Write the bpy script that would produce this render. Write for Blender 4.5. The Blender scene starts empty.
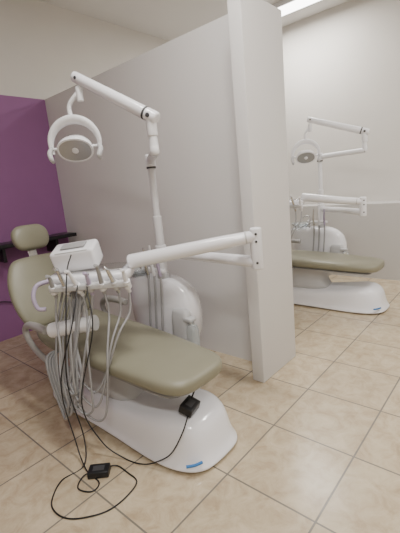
import bpy, bmesh, math, random
from mathutils import Vector, Matrix
random.seed(4)
V=Vector
# ------------------------------------------------------------------ materials
def mat(name,col,rough=0.5,metal=0.0,var=0.0,scale=8,bump=0.0,bscale=60,coat=0.0,trans=0.0,ior=1.45,emit=None,es=0):
    m=bpy.data.materials.new(name); m.use_nodes=True
    nt=m.node_tree; b=nt.nodes['Principled BSDF']
    b.inputs['Base Color'].default_value=(*col,1); b.inputs['Roughness'].default_value=rough
    b.inputs['Metallic'].default_value=metal; b.inputs['Coat Weight'].default_value=coat
    b.inputs['Transmission Weight'].default_value=trans; b.inputs['IOR'].default_value=ior
    if emit: b.inputs['Emission Color'].default_value=(*emit,1); b.inputs['Emission Strength'].default_value=es
    g=nt.nodes.new('ShaderNodeNewGeometry')
    if var>0:
        n=nt.nodes.new('ShaderNodeTexNoise'); n.inputs['Scale'].default_value=scale; n.inputs['Detail'].default_value=4
        nt.links.new(g.outputs['Position'],n.inputs['Vector'])
        mx=nt.nodes.new('ShaderNodeMix'); mx.data_type='RGBA'
        mx.inputs[6].default_value=(*[c*(1-var) for c in col],1); mx.inputs[7].default_value=(*[min(1,c*(1+var)) for c in col],1)
        nt.links.new(n.outputs['Fac'],mx.inputs[0]); nt.links.new(mx.outputs[2],b.inputs['Base Color'])
    if bump>0:
        n=nt.nodes.new('ShaderNodeTexNoise'); n.inputs['Scale'].default_value=bscale; n.inputs['Detail'].default_value=3
        nt.links.new(g.outputs['Position'],n.inputs['Vector'])
        bp=nt.nodes.new('ShaderNodeBump'); bp.inputs['Strength'].default_value=bump; bp.inputs['Distance'].default_value=0.01
        nt.links.new(n.outputs['Fac'],bp.inputs['Height']); nt.links.new(bp.outputs['Normal'],b.inputs['Normal'])
    return m
M_wall=mat('wall_paint',(.62,.595,.56),.8,var=.03,scale=3,bump=.08,bscale=90)
M_part=mat('partition_paint',(.65,.635,.625),.75,var=.02,scale=3,bump=.06,bscale=90)
M_low=mat('lower_wall_paint',(.52,.505,.49),.7,var=.02,scale=3,bump=.06)
M_purple=mat('purple_paint',(.27,.11,.265),.6,var=.05,scale=4,bump=.08)
M_ceil=mat('ceiling_paint',(.70,.69,.68),.9,bump=.03)
M_white=mat('white_enamel',(.82,.82,.86),.20,coat=.5,var=.01)
M_wmat=mat('white_plastic',(.78,.78,.81),.36,var=.02)
M_grey=mat('grey_plastic',(.33,.33,.34),.45,var=.04)
M_lgrey=mat('light_grey_plastic',(.50,.50,.51),.45,var=.03)
M_arm=mat('armrest_plastic',(.34,.33,.325),.42,var=.04)
M_dark=mat('dark_rubber',(.05,.05,.055),.5,var=.1)
M_black=mat('black_plastic',(.012,.012,.014),.35,var=.1)
M_vinyl=mat('khaki_vinyl',(.235,.225,.165),.36,var=.06,scale=12,bump=.12,bscale=220)
M_hose=mat('grey_hose',(.31,.31,.32),.45,var=.03)
M_metal=mat('brushed_steel',(.6,.6,.6),.25,metal=1,var=.05)
M_lav=mat('lavender_plastic',(.42,.36,.50),.45,var=.03)
M_glass=mat('clear_plastic',(.85,.9,.92),.08,trans=.8)
M_refl=mat('lamp_reflector',(.50,.51,.53),.18,metal=.6)
M_blue=mat('blue_print',(.03,.16,.42),.5)
M_orange=mat('orange_plastic',(.55,.16,.03),.5)
M_emit=mat('lamp_diffuser',(1,1,1),.5,emit=(1,.98,.94),es=9)
# tiled floor
def floor_mat():
    m=bpy.data.materials.new('beige_floor_tiles'); m.use_nodes=True; nt=m.node_tree; N=nt.nodes; L=nt.links
    b=N['Principled BSDF']; g=N.new('ShaderNodeNewGeometry')
    sub=N.new('ShaderNodeVectorMath'); sub.operation='SUBTRACT'; sub.inputs[1].default_value=(1.273-.487*20,.607-.487*20,0)
    L.new(g.outputs['Position'],sub.inputs[0])
    br=N.new('ShaderNodeTexBrick'); br.offset=0; br.squash=1; br.inputs['Scale'].default_value=1
    br.inputs['Brick Width'].default_value=.487; br.inputs['Row Height'].default_value=.487
    br.inputs['Mortar Size'].default_value=.0052; br.inputs['Mortar Smooth'].default_value=.3; br.inputs['Bias'].default_value=0
    br.inputs['Color1'].default_value=(.45,.45,.45,1); br.inputs['Color2'].default_value=(.55,.55,.55,1)
    L.new(sub.outputs[0],br.inputs['Vector'])
    n1=N.new('ShaderNodeTexNoise'); n1.inputs['Scale'].default_value=9; n1.inputs['Detail'].default_value=9; n1.inputs['Roughness'].default_value=.7; n1.inputs['Distortion'].default_value=.6
    L.new(g.outputs['Position'],n1.inputs['Vector'])
    r=N.new('ShaderNodeValToRGB'); r.color_ramp.elements[0].position=.34; r.color_ramp.elements[0].color=(.39,.30,.195,1)
    r.color_ramp.elements[1].position=.64; r.color_ramp.elements[1].color=(.56,.47,.335,1)
    e=r.color_ramp.elements.new(.5); e.color=(.49,.40,.275,1)
    L.new(n1.outputs['Fac'],r.inputs[0])
    mul=N.new('ShaderNodeMix'); mul.data_type='RGBA'; mul.blend_type='OVERLAY'; mul.inputs[0].default_value=.4
    L.new(r.outputs[0],mul.inputs[6]); L.new(br.outputs['Color'],mul.inputs[7])
    mx=N.new('ShaderNodeMix'); mx.data_type='RGBA'; mx.inputs[7].default_value=(.18,.16,.135,1)
    L.new(br.outputs['Fac'],mx.inputs[0]); L.new(mul.outputs[2],mx.inputs[6]); L.new(mx.outputs[2],b.inputs['Base Color'])
    b.inputs['Roughness'].default_value=.25; b.inputs['Specular IOR Level'].default_value=.6
    bp=N.new('ShaderNodeBump'); bp.inputs['Strength'].default_value=.4; bp.inputs['Distance'].default_value=.003; bp.invert=True
    L.new(br.outputs['Fac'],bp.inputs['Height']); L.new(bp.outputs['Normal'],b.inputs['Normal'])
    return m
M_floor=floor_mat()
# ------------------------------------------------------------------ geometry helpers
def finish(name,bm,m,parent,smooth=True,angle=40):
    bmesh.ops.recalc_face_normals(bm,faces=bm.faces)
    me=bpy.data.meshes.new(name); bm.to_mesh(me); bm.free()
    ob=bpy.data.objects.new(name,me); bpy.context.collection.objects.link(ob)
    me.materials.append(m)
    if smooth:
        for p in me.polygons: p.use_smooth=True
        try: me.set_sharp_from_angle(angle=math.radians(angle))
        except Exception: pass
    if parent: ob.parent=parent
    return ob
def empty(name,loc=(0,0,0)):
    e=bpy.data.objects.new(name,None); bpy.context.collection.objects.link(e); e.empty_display_size=.1
    return e
def box(name,c,s,m,parent=None,rot=None,bevel=0.0,seg=3):
    bm=bmesh.new(); bmesh.ops.create_cube(bm,size=1)
    for v in bm.verts: v.co=V((v.co.x*s[0],v.co.y*s[1],v.co.z*s[2]))
    if bevel>0: bmesh.ops.bevel(bm,geom=bm.edges[:],offset=bevel,segments=seg,affect='EDGES',profile=.5)
    R=rot if rot is not None else Matrix.Identity(3)
    for v in bm.verts: v.co=R@v.co+V(c)
    return finish(name,bm,m,parent,smooth=bevel>0)
def frame_rot(a):  # local x along horizontal vector a
    a=V((a[0],a[1],0)).normalized(); b=V((-a.y,a.x,0))
    return Matrix((a,b,V((0,0,1)))).transposed()
def ringmesh(name,rings,m,parent,cap=True,sub=0,angle=40):
    bm=bmesh.new(); R=[[bm.verts.new(p) for p in r] for r in rings]; n=len(R[0])
    for i in range(len(R)-1):
        for j in range(n):
            bm.faces.new((R[i][j],R[i][(j+1)%n],R[i+1][(j+1)%n],R[i+1][j]))
    if cap:
        bm.faces.new(R[0][::-1]); bm.faces.new(R[-1])
    ob=finish(name,bm,m,parent,angle=angle)
    if sub:
        md=ob.modifiers.new('sub','SUBSURF'); md.levels=sub; md.render_levels=sub
    return ob
def sring(c,ax,ay,hx,hy,e=2.5,n=28):
    out=[]
    for k in range(n):
        t=2*math.pi*k/n; ct,st=math.cos(t),math.sin(t)
        out.append(V(c)+V(ax)*hx*math.copysign(abs(ct)**(2/e),ct)+V(ay)*hy*math.copysign(abs(st)**(2/e),st))
    return out
def catmull(P,n=8):
    P=[V(p) for p in P]; Q=[P[0]*2-P[1]]+P+[P[-1]*2-P[-2]]; out=[]
    for i in range(1,len(Q)-2):
        for k in range(n):
            t=k/n; a,b,c,d=Q[i-1],Q[i],Q[i+1],Q[i+2]
            out.append(.5*((2*b)+(c-a)*t+(2*a-5*b+4*c-d)*t*t+(3*b-a-3*c+d)*t**3))
    out.append(P[-1]); return out
def sweep(name,pts,r,m,parent=None,smooth=True,seg=12,ry=None,rend=.3,up=None):
    """r: number or list per control point (interpolated)."""
    P=[V(p) for p in pts]; nc=len(P)
    rl=r if isinstance(r,(list,tuple)) else [r]*nc
    if smooth and nc>2:
        n=8; S=catmull(P,n); rs=[]
        for i in range(nc-1):
            for k in range(n): rs.append(rl[i]+(rl[i+1]-rl[i])*k/n)
        rs.append(rl[-1])
    else: S=P; rs=list(rl)
    ratio=(ry if ry else 1.0)
    T=[]
    for i in range(len(S)):
        a=S[max(0,i-1)]; b=S[min(len(S)-1,i+1)]; d=(b-a)
        T.append(d.normalized() if d.length>1e-9 else V((0,0,1)))
    if up is None: up=V((0,0,1)) if abs(T[0].z)<.9 else V((1,0,0))
    nrm=(V(up)-T[0]*T[0].dot(V(up))).normalized(); rings=[]
    def ring(c,t,nn,rr):
        bb=t.cross(nn); return [c+nn*math.cos(2*math.pi*k/seg)*rr*ratio+bb*math.sin(2*math.pi*k/seg)*rr for k in range(seg)]
    fr=[]
    for i in range(len(S)):
        nrm=(nrm-T[i]*T[i].dot(nrm)).normalized(); fr.append(nrm.copy())
    f=rend*rs[0]
    if rend>0:
        for q in (0,.35,.7): rings.append(ring(S[0]+T[0]*f*(1-math.cos(q*math.pi/2))*1.0-T[0]*0,T[0],fr[0],rs[0]-f+f*math.sin(q*math.pi/2)))
        rings.append(ring(S[0]+T[0]*f,T[0],fr[0],rs[0]))
    else: rings.append(ring(S[0],T[0],fr[0],rs[0]))
    for i in range(1,len(S)-1): rings.append(ring(S[i],T[i],fr[i],rs[i]))
    f=rend*rs[-1]; t=T[-1]
    if rend>0:
        rings.append(ring(S[-1]-t*f,t,fr[-1],rs[-1]))
        for q in (.7,.35,0): rings.append(ring(S[-1]-t*f*(1-math.cos(q*math.pi/2)),t,fr[-1],rs[-1]-f+f*math.sin(q*math.pi/2)))
    else: rings.append(ring(S[-1],t,fr[-1],rs[-1]))
    return ringmesh(name,rings,m,parent,angle=50)
def lathe(name,c,axis,prof,m,parent,n=32):
    ax=V(axis).normalized(); u=ax.orthogonal().normalized(); w=ax.cross(u)
    rings=[[V(c)+ax*h+(u*math.cos(2*math.pi*k/n)+w*math.sin(2*math.pi*k/n))*max(r,1e-4) for k in range(n)] for r,h in prof]
    return ringmesh(name,rings,m,parent,angle=35)
def quadbox(name,x0,x1,y0,y1,z0,z1,m,parent=None,bevel=0):
    return box(name,((x0+x1)/2,(y0+y1)/2,(z0+z1)/2),(x1-x0,y1-y0,z1-z0),m,parent,bevel=bevel)
# ------------------------------------------------------------------ room
XB,YL,HC,HP=5.70,4.35,3.72,2.65
X0,Y0=-2.4,-3.0
quadbox('floor',X0-.1,XB+.1,Y0-.1,YL+.1,-.1,0,M_floor)
quadbox('ceiling',X0-.1,XB+.1,Y0-.1,YL+.1,HC,HC+.1,M_ceil)
wl=empty('wall_left')
quadbox('purple_panel',X0,2.4,YL,YL+.1,0,HP,M_purple,wl)
quadbox('plain_panel',2.4,XB,YL,YL+.1,0,HP,M_wall,wl)
quadbox('upper_panel',X0,XB,YL,YL+.1,HP,HC,M_wall,wl)
wb=empty('wall_back')
quadbox('main_panel',XB,XB+.1,Y0,YL+.1,0,HC,M_wall,wb)
quadbox('low_panel',XB-.36,XB,Y0,YL,0,1.04,M_low,wb)
quadbox('wall_right',X0,XB+.1,Y0-.1,Y0,0,HC,M_wall)
quadbox('wall_front',X0-.1,X0,Y0-.1,YL+.1,0,HC,M_wall)
wp=empty('wall_partition')
quadbox('panel',2.40,2.50,1.49,YL,0,HP,M_part,wp)
quadbox('end_panel',2.15,2.67,1.40,1.50,0,HP,M_part,wp,bevel=.006)
def fixture(x,y,ly=1.2,lx=.3,power=60,e=True):
    f=empty('ceiling_light')
    quadbox('housing',x-lx/2,x+lx/2,y-ly/2,y+ly/2,HC-.06,HC-.001,M_wmat,f,bevel=.008)
    quadbox('diffuser',x-lx/2+.02,x+lx/2-.02,y-ly/2+.02,y+ly/2-.02,HC-.068,HC-.059,M_emit,f)
    L=bpy.data.lights.new('tube_glow','AREA'); L.shape='RECTANGLE'; L.size=lx-.04; L.size_y=ly-.04; L.energy=power; L.color=(1,.97,.92)
    o=bpy.data.objects.new('tube_glow',L); bpy.context.collection.objects.link(o); o.location=(x,y,HC-.075); o.parent=f
fixture(5.05,2.60,power=66)
fixture(1.2,1.0,power=64)
fixture(3.9,-.9,power=92)
fixture(-.6,-1.0,power=78)
w=bpy.data.worlds.new('World'); bpy.context.scene.world=w; w.use_nodes=True
w.node_tree.nodes['Background'].inputs[0].default_value=(.8,.8,.85,1); w.node_tree.nodes['Background'].inputs[1].default_value=.2
# ------------------------------------------------------------------ dental chair
def chair(dx,dy):
    O=V((dx,dy,0)); cx=1.33
    P=empty('dental_chair')
    def W(x,y,z): return V((x,y,z))+O
    # base shoe
    rings=[]
    y0,y1=1.165,2.80; yc=(y0+y1)/2; hl=(y1-y0)/2; bx=1.355
    for z,ix,iy in ((0,0,0),(.025,0,0),(.035,.006,.006),(.06,.022,.03),(.12,.032,.045),(.17,.045,.06),(.20,.065,.09),(.215,.10,.14),(.222,.15,.22)):
        r=sring(W(bx,yc,z),(1,0,0),(0,1,0),.29-ix,hl-iy,3.6,44)
        for p in r:
            t=(p.y-dy-y0)/(y1-y0)
            if z>.05: p.z+= (z/.22)*(.06*math.exp(-((t-.12)/.16)**2)-.03*t)
            p.x=(p.x-dx-bx)*(1-.12*math.sin(math.pi*min(1,max(0,t)))**2)+dx+bx
        rings.append(r)
    ringmesh('base_shell',rings,M_white,P,sub=1,angle=60)
    rings=[sring(W(cx,2.13,z),(1,0,0),(0,1,0),a,b,3,28) for z,a,b in ((.17,.17,.40),(.24,.15,.36),(.32,.12,.30),(.42,.13,.33),(.47,.16,.42))]
    ringmesh('lift_cover',rings,M_lgrey,P,sub=1,angle=60)
    box('seat_frame',W(cx,2.05,.475),(.36,1.1,.03),M_grey,P,bevel=.01)
    sweep('brand_plate',[W(1.125,1.245,.075),W(1.16,1.215,.075),W(1.20,1.197,.075)],.008,M_blue,P,rend=.1)
    def cushion(name,secs,m):
        rings=[]
        for y,z,ang,hw,th in secs:
            n=V((0,-math.sin(ang),math.cos(ang)))
            rings.append(sring(W(cx,y,z),(1,0,0),n,hw,th,3.2,32))
        return ringmesh(name,rings,m,P,sub=1,angle=80)
    s=[(1.222,.495,0,.06,.015),(1.228,.494,0,.12,.032),(1.245,.493,0,.17,.047),(1.29,.494,0,.208,.054),(1.37,.497,0,.232,.058),(1.55,.504,0,.25,.06),(1.8,.517,0,.268,.063),
       (2.1,.525,0,.282,.063),(2.35,.528,.0,.288,.062),(2.5,.54,.15,.285,.055),(2.60,.56,.3,.27,.05),(2.66,.575,.4,.24,.04),(2.68,.58,.4,.20,.02)]
    cushion('seat_cushion',s,M_vinyl)
    s2=[(a,b-.062,c,d*.86,.014) for a,b,c,d,e in s[3:11]]
    cushion('seat_shell',s2,M_grey)
    a=1.08
    def along(u,off=0):
        y=2.64+math.cos(a)*u; z=.62+math.sin(a)*u
        return y-off*math.sin(a),z+off*math.cos(a)
    bk=[]; sh=[]
    for u,hw,th in ((-.03,.20,.015),(-.015,.24,.035),(.02,.275,.045),(.1,.30,.05),(.22,.31,.05),(.34,.295,.048),(.43,.26,.045),(.49,.225,.04),(.515,.19,.03),(.525,.14,.015)):
        y,z=along(u); bk.append((y,z,a,hw,th)); y2,z2=along(u,-.06); sh.append((y2,z2,a,hw*.92,th*.5))
    cx0=cx; cx=cx0-.03
    cushion('back_cushion',bk,M_vinyl); cushion('back_shell',sh,M_grey)
    box('headrest_stem',W(cx+.02,3.0,1.10),(.07,.02,.24),M_metal,P,rot=Matrix.Rotation(math.radians(-15),3,'X'),bevel=.005)
    b=1.25; hr=[]
    for u,hw,th in ((-.105,.07,.012),(-.098,.10,.028),(-.075,.128,.04),(-.03,.147,.046),(.02,.15,.046),(.065,.135,.042),(.092,.10,.03),(.10,.07,.012)):
        hr.append((3.0+math.cos(b)*u,1.225+math.sin(b)*u,b,hw,th))
    cx=cx0
    cushion('headrest',hr,M_vinyl)
    for sx in (-1,1):
        X=cx+sx*.325
        sweep('armrest',[W(cx+sx*.2,2.12,.46),W(X,2.14,.43),W(X,2.28,.43),W(X,2.48,.47),W(X,2.60,.54),W(X,2.63,.61),W(X,2.57,.66),W(X,2.44,.675),W(X,2.30,.67)],
              [.016,.018,.020,.020,.020,.022,.025,.028,.026],M_arm,P,ry=1.0)
    box('side_bracket',W(1.66,2.22,.19),(.30,.20,.10),M_white,P,bevel=.03)
    return P
def cuspidor(dx,dy):
    O=V((dx,dy,0)); P=empty('cuspidor_unit')
    def W(x,y,z): return V((x,y,z))+O
    rings=[]
    for z,y,hx,hy in ((.13,2.22,.05,.10),(.14,2.22,.07,.14),(.17,2.22,.09,.20),(.24,2.21,.105,.28),(.34,2.19,.125,.34),(.5,2.18,.135,.37),(.65,2.19,.13,.37),(.74,2.22,.12,.35),(.79,2.26,.11,.31),(.815,2.28,.09,.26),(.82,2.28,.06,.2)):
        r=sring(W(1.95,y,z),(1,0,0),(0,1,0),hx,hy,2.8,36); rings.append(r)
    ringmesh('body_shell',rings,M_white,P,sub=1,angle=70)
    rings=[sring(W(1.85,1.90,z),(1,0,0),(0,1,0),hx,hy,3.4,24) for z,hx,hy in ((.24,.03,.05),(.25,.045,.07),(.30,.05,.085),(.52,.05,.09),(.60,.04,.08),(.62,.02,.05))]
    ringmesh('side_cover',rings,M_lgrey,P,sub=1,angle=70)
    lathe('spittoon_bowl',W(1.92,2.42,.80),(0,0,1),((.05,0),(.08,.02),(.115,.06),(.125,.075),(.12,.078),(.10,.055),(.06,.025),(.01,.018)),M_glass,P)
    sweep('bowl_spout',[W(1.97,2.30,.80),W(1.97,2.30,.93),W(1.95,2.34,.97),W(1.93,2.40,.94)],.008,M_metal,P)
    sweep('cup_filler',[W(1.88,2.27,.80),W(1.88,2.27,.90),W(1.85,2.27,.93),W(1.81,2.26,.91)],.008,M_metal,P)
    lathe('water_bottle',W(1.83,1.78,.33),(0,0,1),((.02,0),(.042,.006),(.045,.03),(.045,.15),(.035,.18),(.018,.195),(.018,.215),(.001,.216)),M_glass,P)
    box('bottle_bracket',W(1.84,1.81,.55),(.07,.08,.03),M_lgrey,P,bevel=.008)
    box('holder_bar',W(1.83,2.12,.90),(.04,.22,.03),M_wmat,P,bevel=.01)
    sweep('holder_arm',[W(1.92,2.30,.78),W(1.90,2.28,.86),W(1.85,2.2,.90)],.016,M_wmat,P)
    for i,(m,l) in enumerate(((M_lav,.12),(M_wmat,.15),(M_metal,.13))):
        y=2.04+i*.07
        sweep('suction_tip',[W(1.815,y,.86),W(1.80,y,.95),W(1.79,y-.01,.95+l)],[.012,.013,.007],m,P)
        sweep('suction_hose',[W(1.815,y,.87),W(1.80,y,.7),W(1.79,y+.02,.45),W(1.82,y+.05,.33),W(1.87,y+.06,.35)],.009,M_hose,P)
    return P
def light(dx,dy,pole,j,e,head_dir,side,sh=0.0):
    P=empty('dental_examination_light')
    p=V(pole); J=V(j); E=V(e)
    zt=J.z-.22
    sweep('post',[V((p.x,p.y,.80)),V((p.x,p.y,1.30)),V((p.x,p.y,1.305)),V((p.x,p.y,zt-.02))],[.034,.034,.026,.026],M_wmat,P,smooth=False,seg=20)
    lathe('post_collar',V((p.x,p.y,.81)),(0,0,1),((.05,0),(.05,.05),(.04,.06),(.034,.062)),M_lgrey,P)
    base=V((p.x,p.y,zt))
    k=V((J.x,J.y,zt+.01))
    d=(k-base).normalized()
    sweep('swivel',[base-V((0,0,.05)),base+V((0,0,.045))],.038,M_wmat,P,seg=20)
    sweep('swivel_ring',[base-V((0,0,.056)),base-V((0,0,.048))],.036,M_dark,P,seg=20)
    sweep('horizontal_arm',[base,base+d*.05,k-d*.05,k,k+V((0,0,.04)),k+V((0,0,.10))],[.028,.030,.030,.030,.028,.026],M_wmat,P,seg=16)
    sweep('knuckle',[k+V((0,0,.09)),J+V((0,0,.0))],.032,M_wmat,P,seg=20)
    t=(E-J).normalized()
    sweep('spring_arm',[J-t*.05,E+t*.0],[.040,.033],M_white,P,smooth=False,seg=20,rend=.35)
    n=t.cross(V((0,0,1))).normalized()
    sweep('joint_pin',[J+n*.045,J-n*.045],.014,M_dark,P)
    sweep('joint_band',[J+t*.03,J+t*.045],.0405,M_dark,P,seg=20,rend=.05)
    sweep('end_pin',[E-t*.04+n*.037,E-t*.04-n*.037],.010,M_dark,P)
    s=V(side).normalized()
    C=V((E.x,E.y,E.z-.41))-s*sh
    top=C+V((0,0,.155))
    sweep('drop_tube',[E-t*.03-V((0,0,.01)),E-t*.03-V((0,0,.07)),C+V((0,0,.24)),top],[.014,.014,.014,.017],M_wmat,P,seg=14)
    sweep('drop_sleeve',[E-t*.03-V((0,0,.05)),E-t*.03-V((0,0,.14))],.022,M_wmat,P,seg=14)
    # yoke: broad crescent
    arc=[C+s*.16*math.cos(q)+V((0,0,.155*math.sin(q))) for q in [math.radians(x) for x in range(-20,201,11)]]
    n=len(arc); sweep('yoke',arc,[.010+.022*math.sin(math.pi*i/(n-1))**.8 for i in range(n)],M_wmat,P,seg=12,ry=.7)
    for sg in (-1,1):
        q=C+s*.155*sg+V((0,0,-.045))
        f=V(head_dir); f.z=0; f.normalize()
        sweep('grip',[q+V((0,0,.035)),q+V((0,0,.0))+f*.03+s*sg*.012,q-V((0,0,.04))+f*.05,q-V((0,0,.06))+f*.02],[.014,.016,.016,.010],M_lgrey,P)
        sweep('pivot',[C+s*.16*sg+V((0,0,-.02)),C+s*.08*sg+V((0,0,-.02))],.010,M_wmat,P)
    h=V(head_dir).normalized(); Hc=C+V((0,0,-.02))
    u=s; v=h.cross(u).normalized()
    def er(o,a,b): return sring(Hc+h*o,u,v,a,b,2.2,36)
    ringmesh('head_shell',[er(-.075,.02,.015),er(-.07,.05,.04),er(-.045,.085,.065),er(-.01,.108,.082),(er(.025,.118,.09)),er(.034,.116,.088),er(.034,.104,.078)],M_white,P,angle=60)
    ringmesh('head_reflector',[er(.0345,.104,.078),er(.030,.098,.072),er(.026,.05,.04),er(.025,.01,.01)],M_refl,P,angle=60)
    lathe('bulb_cap',Hc+h*.024,h,((.022,0),(.022,.012),(.016,.018),(.002,.020)),M_wmat,P)
    return P
def delivery(dx,dy,pole,jt,tray,zl,K=1.15):
    P=empty('dental_delivery_unit')
    p=V(pole); J=V(jt); T=V(tray)
    sweep('column_ring',[V((p.x,p.y,zl-.06)),V((p.x,p.y,zl+.06))],.045,M_wmat,P,seg=20)
    d=(V((J.x,J.y,0))-V((p.x,p.y,0))).normalized()
    sweep('lower_arm',[V((p.x,p.y,zl))+d*.03,V((J.x,J.y,zl))],.035,M_white,P,seg=20,rend=.3)
    sweep('pivot_post',[V((J.x,J.y,zl-.045)),V((J.x,J.y,J.z+.05))],.036,M_wmat,P,seg=20)
    for z in (J.z+.015,J.z-.03,zl):
        sweep('pivot_screw',[V((J.x-.0,J.y,z)),V((J.x-.032,J.y-.022,z))],.008,M_dark,P)
    a=V((T.x-J.x,T.y-J.y,0)).normalized(); b=V((-a.y,a.x,0))  # b toward the operator
    E=T-a*.20*K+V((0,0,.045))
    sweep('upper_arm',[J+a*-.01,J+a*.2+V((0,0,(E.z-J.z)*.25)),E],[.036,.041,.046],M_white,P,smooth=False,seg=20,rend=.3)
    sweep('arm_band',[J+a*.055+V((0,0,(E.z-J.z)*.07)),J+a*.065+V((0,0,(E.z-J.z)*.08))],.0385,M_lgrey,P,seg=20,rend=.05)
    R=frame_rot(a)
    def L(s,q,z): return T+a*(s*K)+b*(q*K)+V((0,0,z*K if z>-.2 else z))
    rings=[sring(L(0,0,z),a,b,hx*K,hy*K,4,40) for z,hx,hy in ((-.055,.17,.09),(-.05,.20,.115),(-.03,.215,.13),(.0,.22,.135),(.012,.215,.13),(.016,.205,.12))]
    ringmesh('pod_shell',rings,M_white,P,sub=1,angle=60)
    box('steel_tray',L(-.02,-.02,.020),(.36,.20,.008),M_metal,P,rot=R,bevel=.003)
    Rt=R@Matrix.Rotation(math.radians(-18),3,'X')@Matrix.Rotation(math.radians(4),3,'Y')
    box('control_box',L(.07,-.0,.095),(.27,.15,.14),M_white,P,rot=Rt,bevel=.02,seg=4)
    box('control_panel',L(.07,.066,.108),(.20,.006,.06),M_lgrey,P,rot=Rt,bevel=.002)
    box('display',L(.07,.025,.158),(.15,.07,.006),M_grey,P,rot=Rt,bevel=.002)
    sweep('side_handle',[L(.20,.08,-.01),L(.25,.10,-.02),L(.265,.0,-.03),L(.25,-.10,-.02),L(.20,-.08,-.01)],.011,M_lav,P)
    sweep('front_handle',[L(.19,.12,-.0),L(.235,.16,-.01),L(.25,.185,-.06),L(.235,.19,-.12),L(.20,.18,-.13)],.012,M_lav,P)
    box('holder_rail',L(-.03,.155,-.035),(.46,.06,.035),M_lgrey,P,rot=R,bevel=.008)
    ms=[M_wmat,M_metal,M_grey,M_lav,M_wmat,M_metal,M_grey]
    for i in range(7):
        s=-.22+i*.062; m=ms[i]
        up=(V((0,0,1))*.80+b*.45+a*(.12*math.sin(i*1.9))).normalized()
        c=L(s,.165,-.03)
        lathe('holder_cup',c-up*.04,up,((.014,0),(.021,.003),(.022,.055),(.017,.057),(.015,.055)),M_lgrey if i%2 else M_wmat,P,n=18)
        ln=.09+.025*(i%3)
        sweep('handpiece',[c-up*.075,c,c+up*ln*.6,c+up*ln],[.011,.014,.012,.009],m,P)
        sweep('handpiece_head',[c+up*ln-up*.002,c+up*(ln+.012)+b*.026],.010,m,P)
        r0=c-up*.07; low=-.66-.045*((i*2)%5); sp=.05*math.sin(i*2.4+.6); bq=.012*(i%3)
        sweep('instrument_hose',[r0,r0-V((0,0,.12))+b*.02+a*.4*sp,L(s*.8+sp*.6,.225+bq,low*.48),L(s*.62+sp+.03,.235+bq,low*.80),L(s*.45+.05+sp,.232+bq,low*.97),L(s*.40+.10+sp*.4,.22,low),L(s*.3+.15,.20,low*.86),L(s*.3+.16,.155,-.45),L(s*.3+.14,.11,-.25),L(s*.4+.08,.06,-.04)],.0066,M_hose,P,seg=8)
    # thicker drain / supply loops swinging to the chair side
    for i in range(4):
        q=i*.026
        sweep('supply_hose',[L(.08-q*.5,.08,-.04),L(.10-q*.5,.14+q*.5,-.30),L(.07+q*1.0,.20,-.56-q),L(.11+q,.20,-.76-q*.9),L(.20+q*.5,.14,-.76-q),L(.27+q*.6,.06,-.58+q*.5),L(.30,-.04-q*.3,-.52)],.0088,M_hose,P,seg=10)
    sweep('separator_stem',[L(.08,.02,-.04),L(.08,.02,-.30)],.016,M_wmat,P)
    sweep('separator_tube',[L(-.02,.14,-.27),L(.24,.10,-.315)],.046,M_wmat,P,seg=20)
    sweep('separator_collar',[L(-.025,.141,-.269),L(-.01,.139,-.271)],.048,M_lgrey,P,seg=20,rend=.1)
    return P,L
chair(0,0); cuspidor(0,0)
pole=(1.93,2.13,0)
light(0,0,pole,(1.62,1.74,1.935),(1.45,2.226,2.25),(-.55,-.5,-.65),(.669,-.743,0),.055)
_,L1=delivery(0,0,pole,(1.85,1.20,1.178),(1.22,1.99,1.04),1.02)
SX,SY=2.75,-.12
chair(SX,SY); cuspidor(SX,SY)
pole2=(1.93+SX,2.13+SY,0)
light(0,0,pole2,(4.68,1.47,1.93),(4.5,2.08,2.16),(-.6,-.3,-.6),(.5,-.85,0),.03)
delivery(0,0,pole2,(4.15,1.32,1.17),(3.93,2.16,1.22),1.06)
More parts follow.
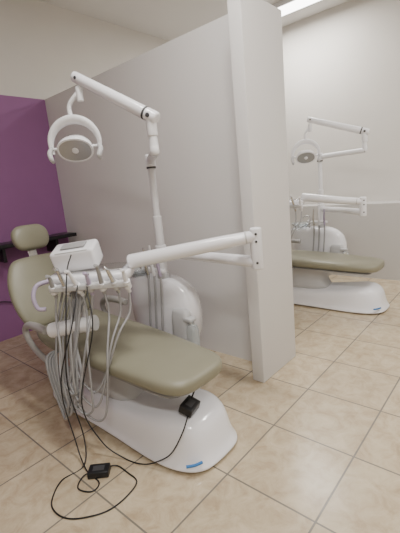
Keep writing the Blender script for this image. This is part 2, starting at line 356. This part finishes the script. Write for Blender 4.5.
# ------------------------------------------------------------------ adapters and cords
def adapter(c,size,ang,cords,parent=None,tilt=0):
    P=empty('power_adapter')
    R=Matrix.Rotation(ang,3,'Z')@Matrix.Rotation(tilt,3,'X')
    box('case',c,size,M_black,P,rot=R,bevel=.006)
    box('label',V(c)+R@V((0,0,size[2]/2)),(size[0]*.55,size[1]*.5,.001),M_dark,P,rot=R)
    for cd in cords: sweep('cord',cd,.0038,M_black,P,seg=8)
    return P
adapter((.871,1.675,.020),(.115,.075,.038),.75-1.57,[
  [(.89,1.66,.03),(.96,1.64,.008),(.965,1.55,.005),(.952,1.453,.005),(.85,1.42,.005),(.747,1.431,.005),(.66,1.49,.005),(.607,1.557,.005),(.59,1.64,.005),(.615,1.722,.005),(.716,1.806,.005),(.85,1.80,.008),
   (.92,1.88,.12),(.90,1.92,.45),L1(.06,.30,-.22),L1(.05,.21,.05),L1(.06,.10,.12)],
  [(.85,1.69,.03),(.80,1.73,.006),(.74,1.68,.005),(.77,1.60,.005),(.83,1.62,.005),(.84,1.76,.008),(.88,1.91,.10),(.88,1.96,.45),L1(.03,.29,-.2),L1(.02,.18,-.02)]])
adapter((1.285,1.335,.31),(.11,.08,.05),.25,[
  [(1.25,1.31,.30),(1.17,1.29,.235),(1.11,1.33,.13),(1.08,1.42,.055),(1.05,1.52,.012),(1.02,1.65,.012),(.97,1.78,.10),(.93,1.85,.35),L1(-.06,.29,-.25),L1(-.03,.20,-.05),L1(-.02,.12,.02)],
  ],tilt=.35)
stick=bpy.data.objects['power_adapter.001']
sweep('plug_lead',[(1.32,1.35,.335),(1.37,1.35,.385),(1.41,1.34,.415)],.005,M_black,stick)
sweep('plug_tip',[(1.405,1.341,.412),(1.425,1.335,.43)],.007,M_orange,stick)
# shelf on left wall
sf=empty('wall_shelf')
quadbox('board',1.25,2.35,4.05,4.35,1.05,1.09,M_black,sf,bevel=.004)
quadbox('bracket',1.5,1.53,4.1,4.35,.9,1.05,M_black,sf); quadbox('bracket',2.1,2.13,4.1,4.35,.9,1.05,M_black,sf)
wc=empty('wall_cable')
sweep('cable',[(1.1,4.33,.62),(1.2,4.32,.50),(1.32,4.32,.43),(1.45,4.32,.45),(1.6,4.32,.40)],.006,M_black,wc)
# ------------------------------------------------------------------ camera
hd=math.radians(48); th=math.radians(12.3); ro=math.radians(5.5); f=370
R_=V((math.cos(hd),-math.sin(hd),0)); H_=V((math.sin(hd),math.cos(hd),0))
F=H_*math.cos(th)-V((0,0,math.sin(th))); D=-H_*math.sin(th)-V((0,0,math.cos(th)))
ir=R_*math.cos(ro)+D*math.sin(ro); idn=-R_*math.sin(ro)+D*math.cos(ro)
cam=bpy.data.cameras.new('Camera'); co=bpy.data.objects.new('Camera',cam); bpy.context.collection.objects.link(co)
cam.sensor_fit='VERTICAL'; cam.sensor_height=36; cam.lens=f/533*36
m3=Matrix((ir,-idn,-F)).transposed(); co.matrix_world=Matrix.Translation((0,0,1.5))@m3.to_4x4()
bpy.context.scene.camera=co
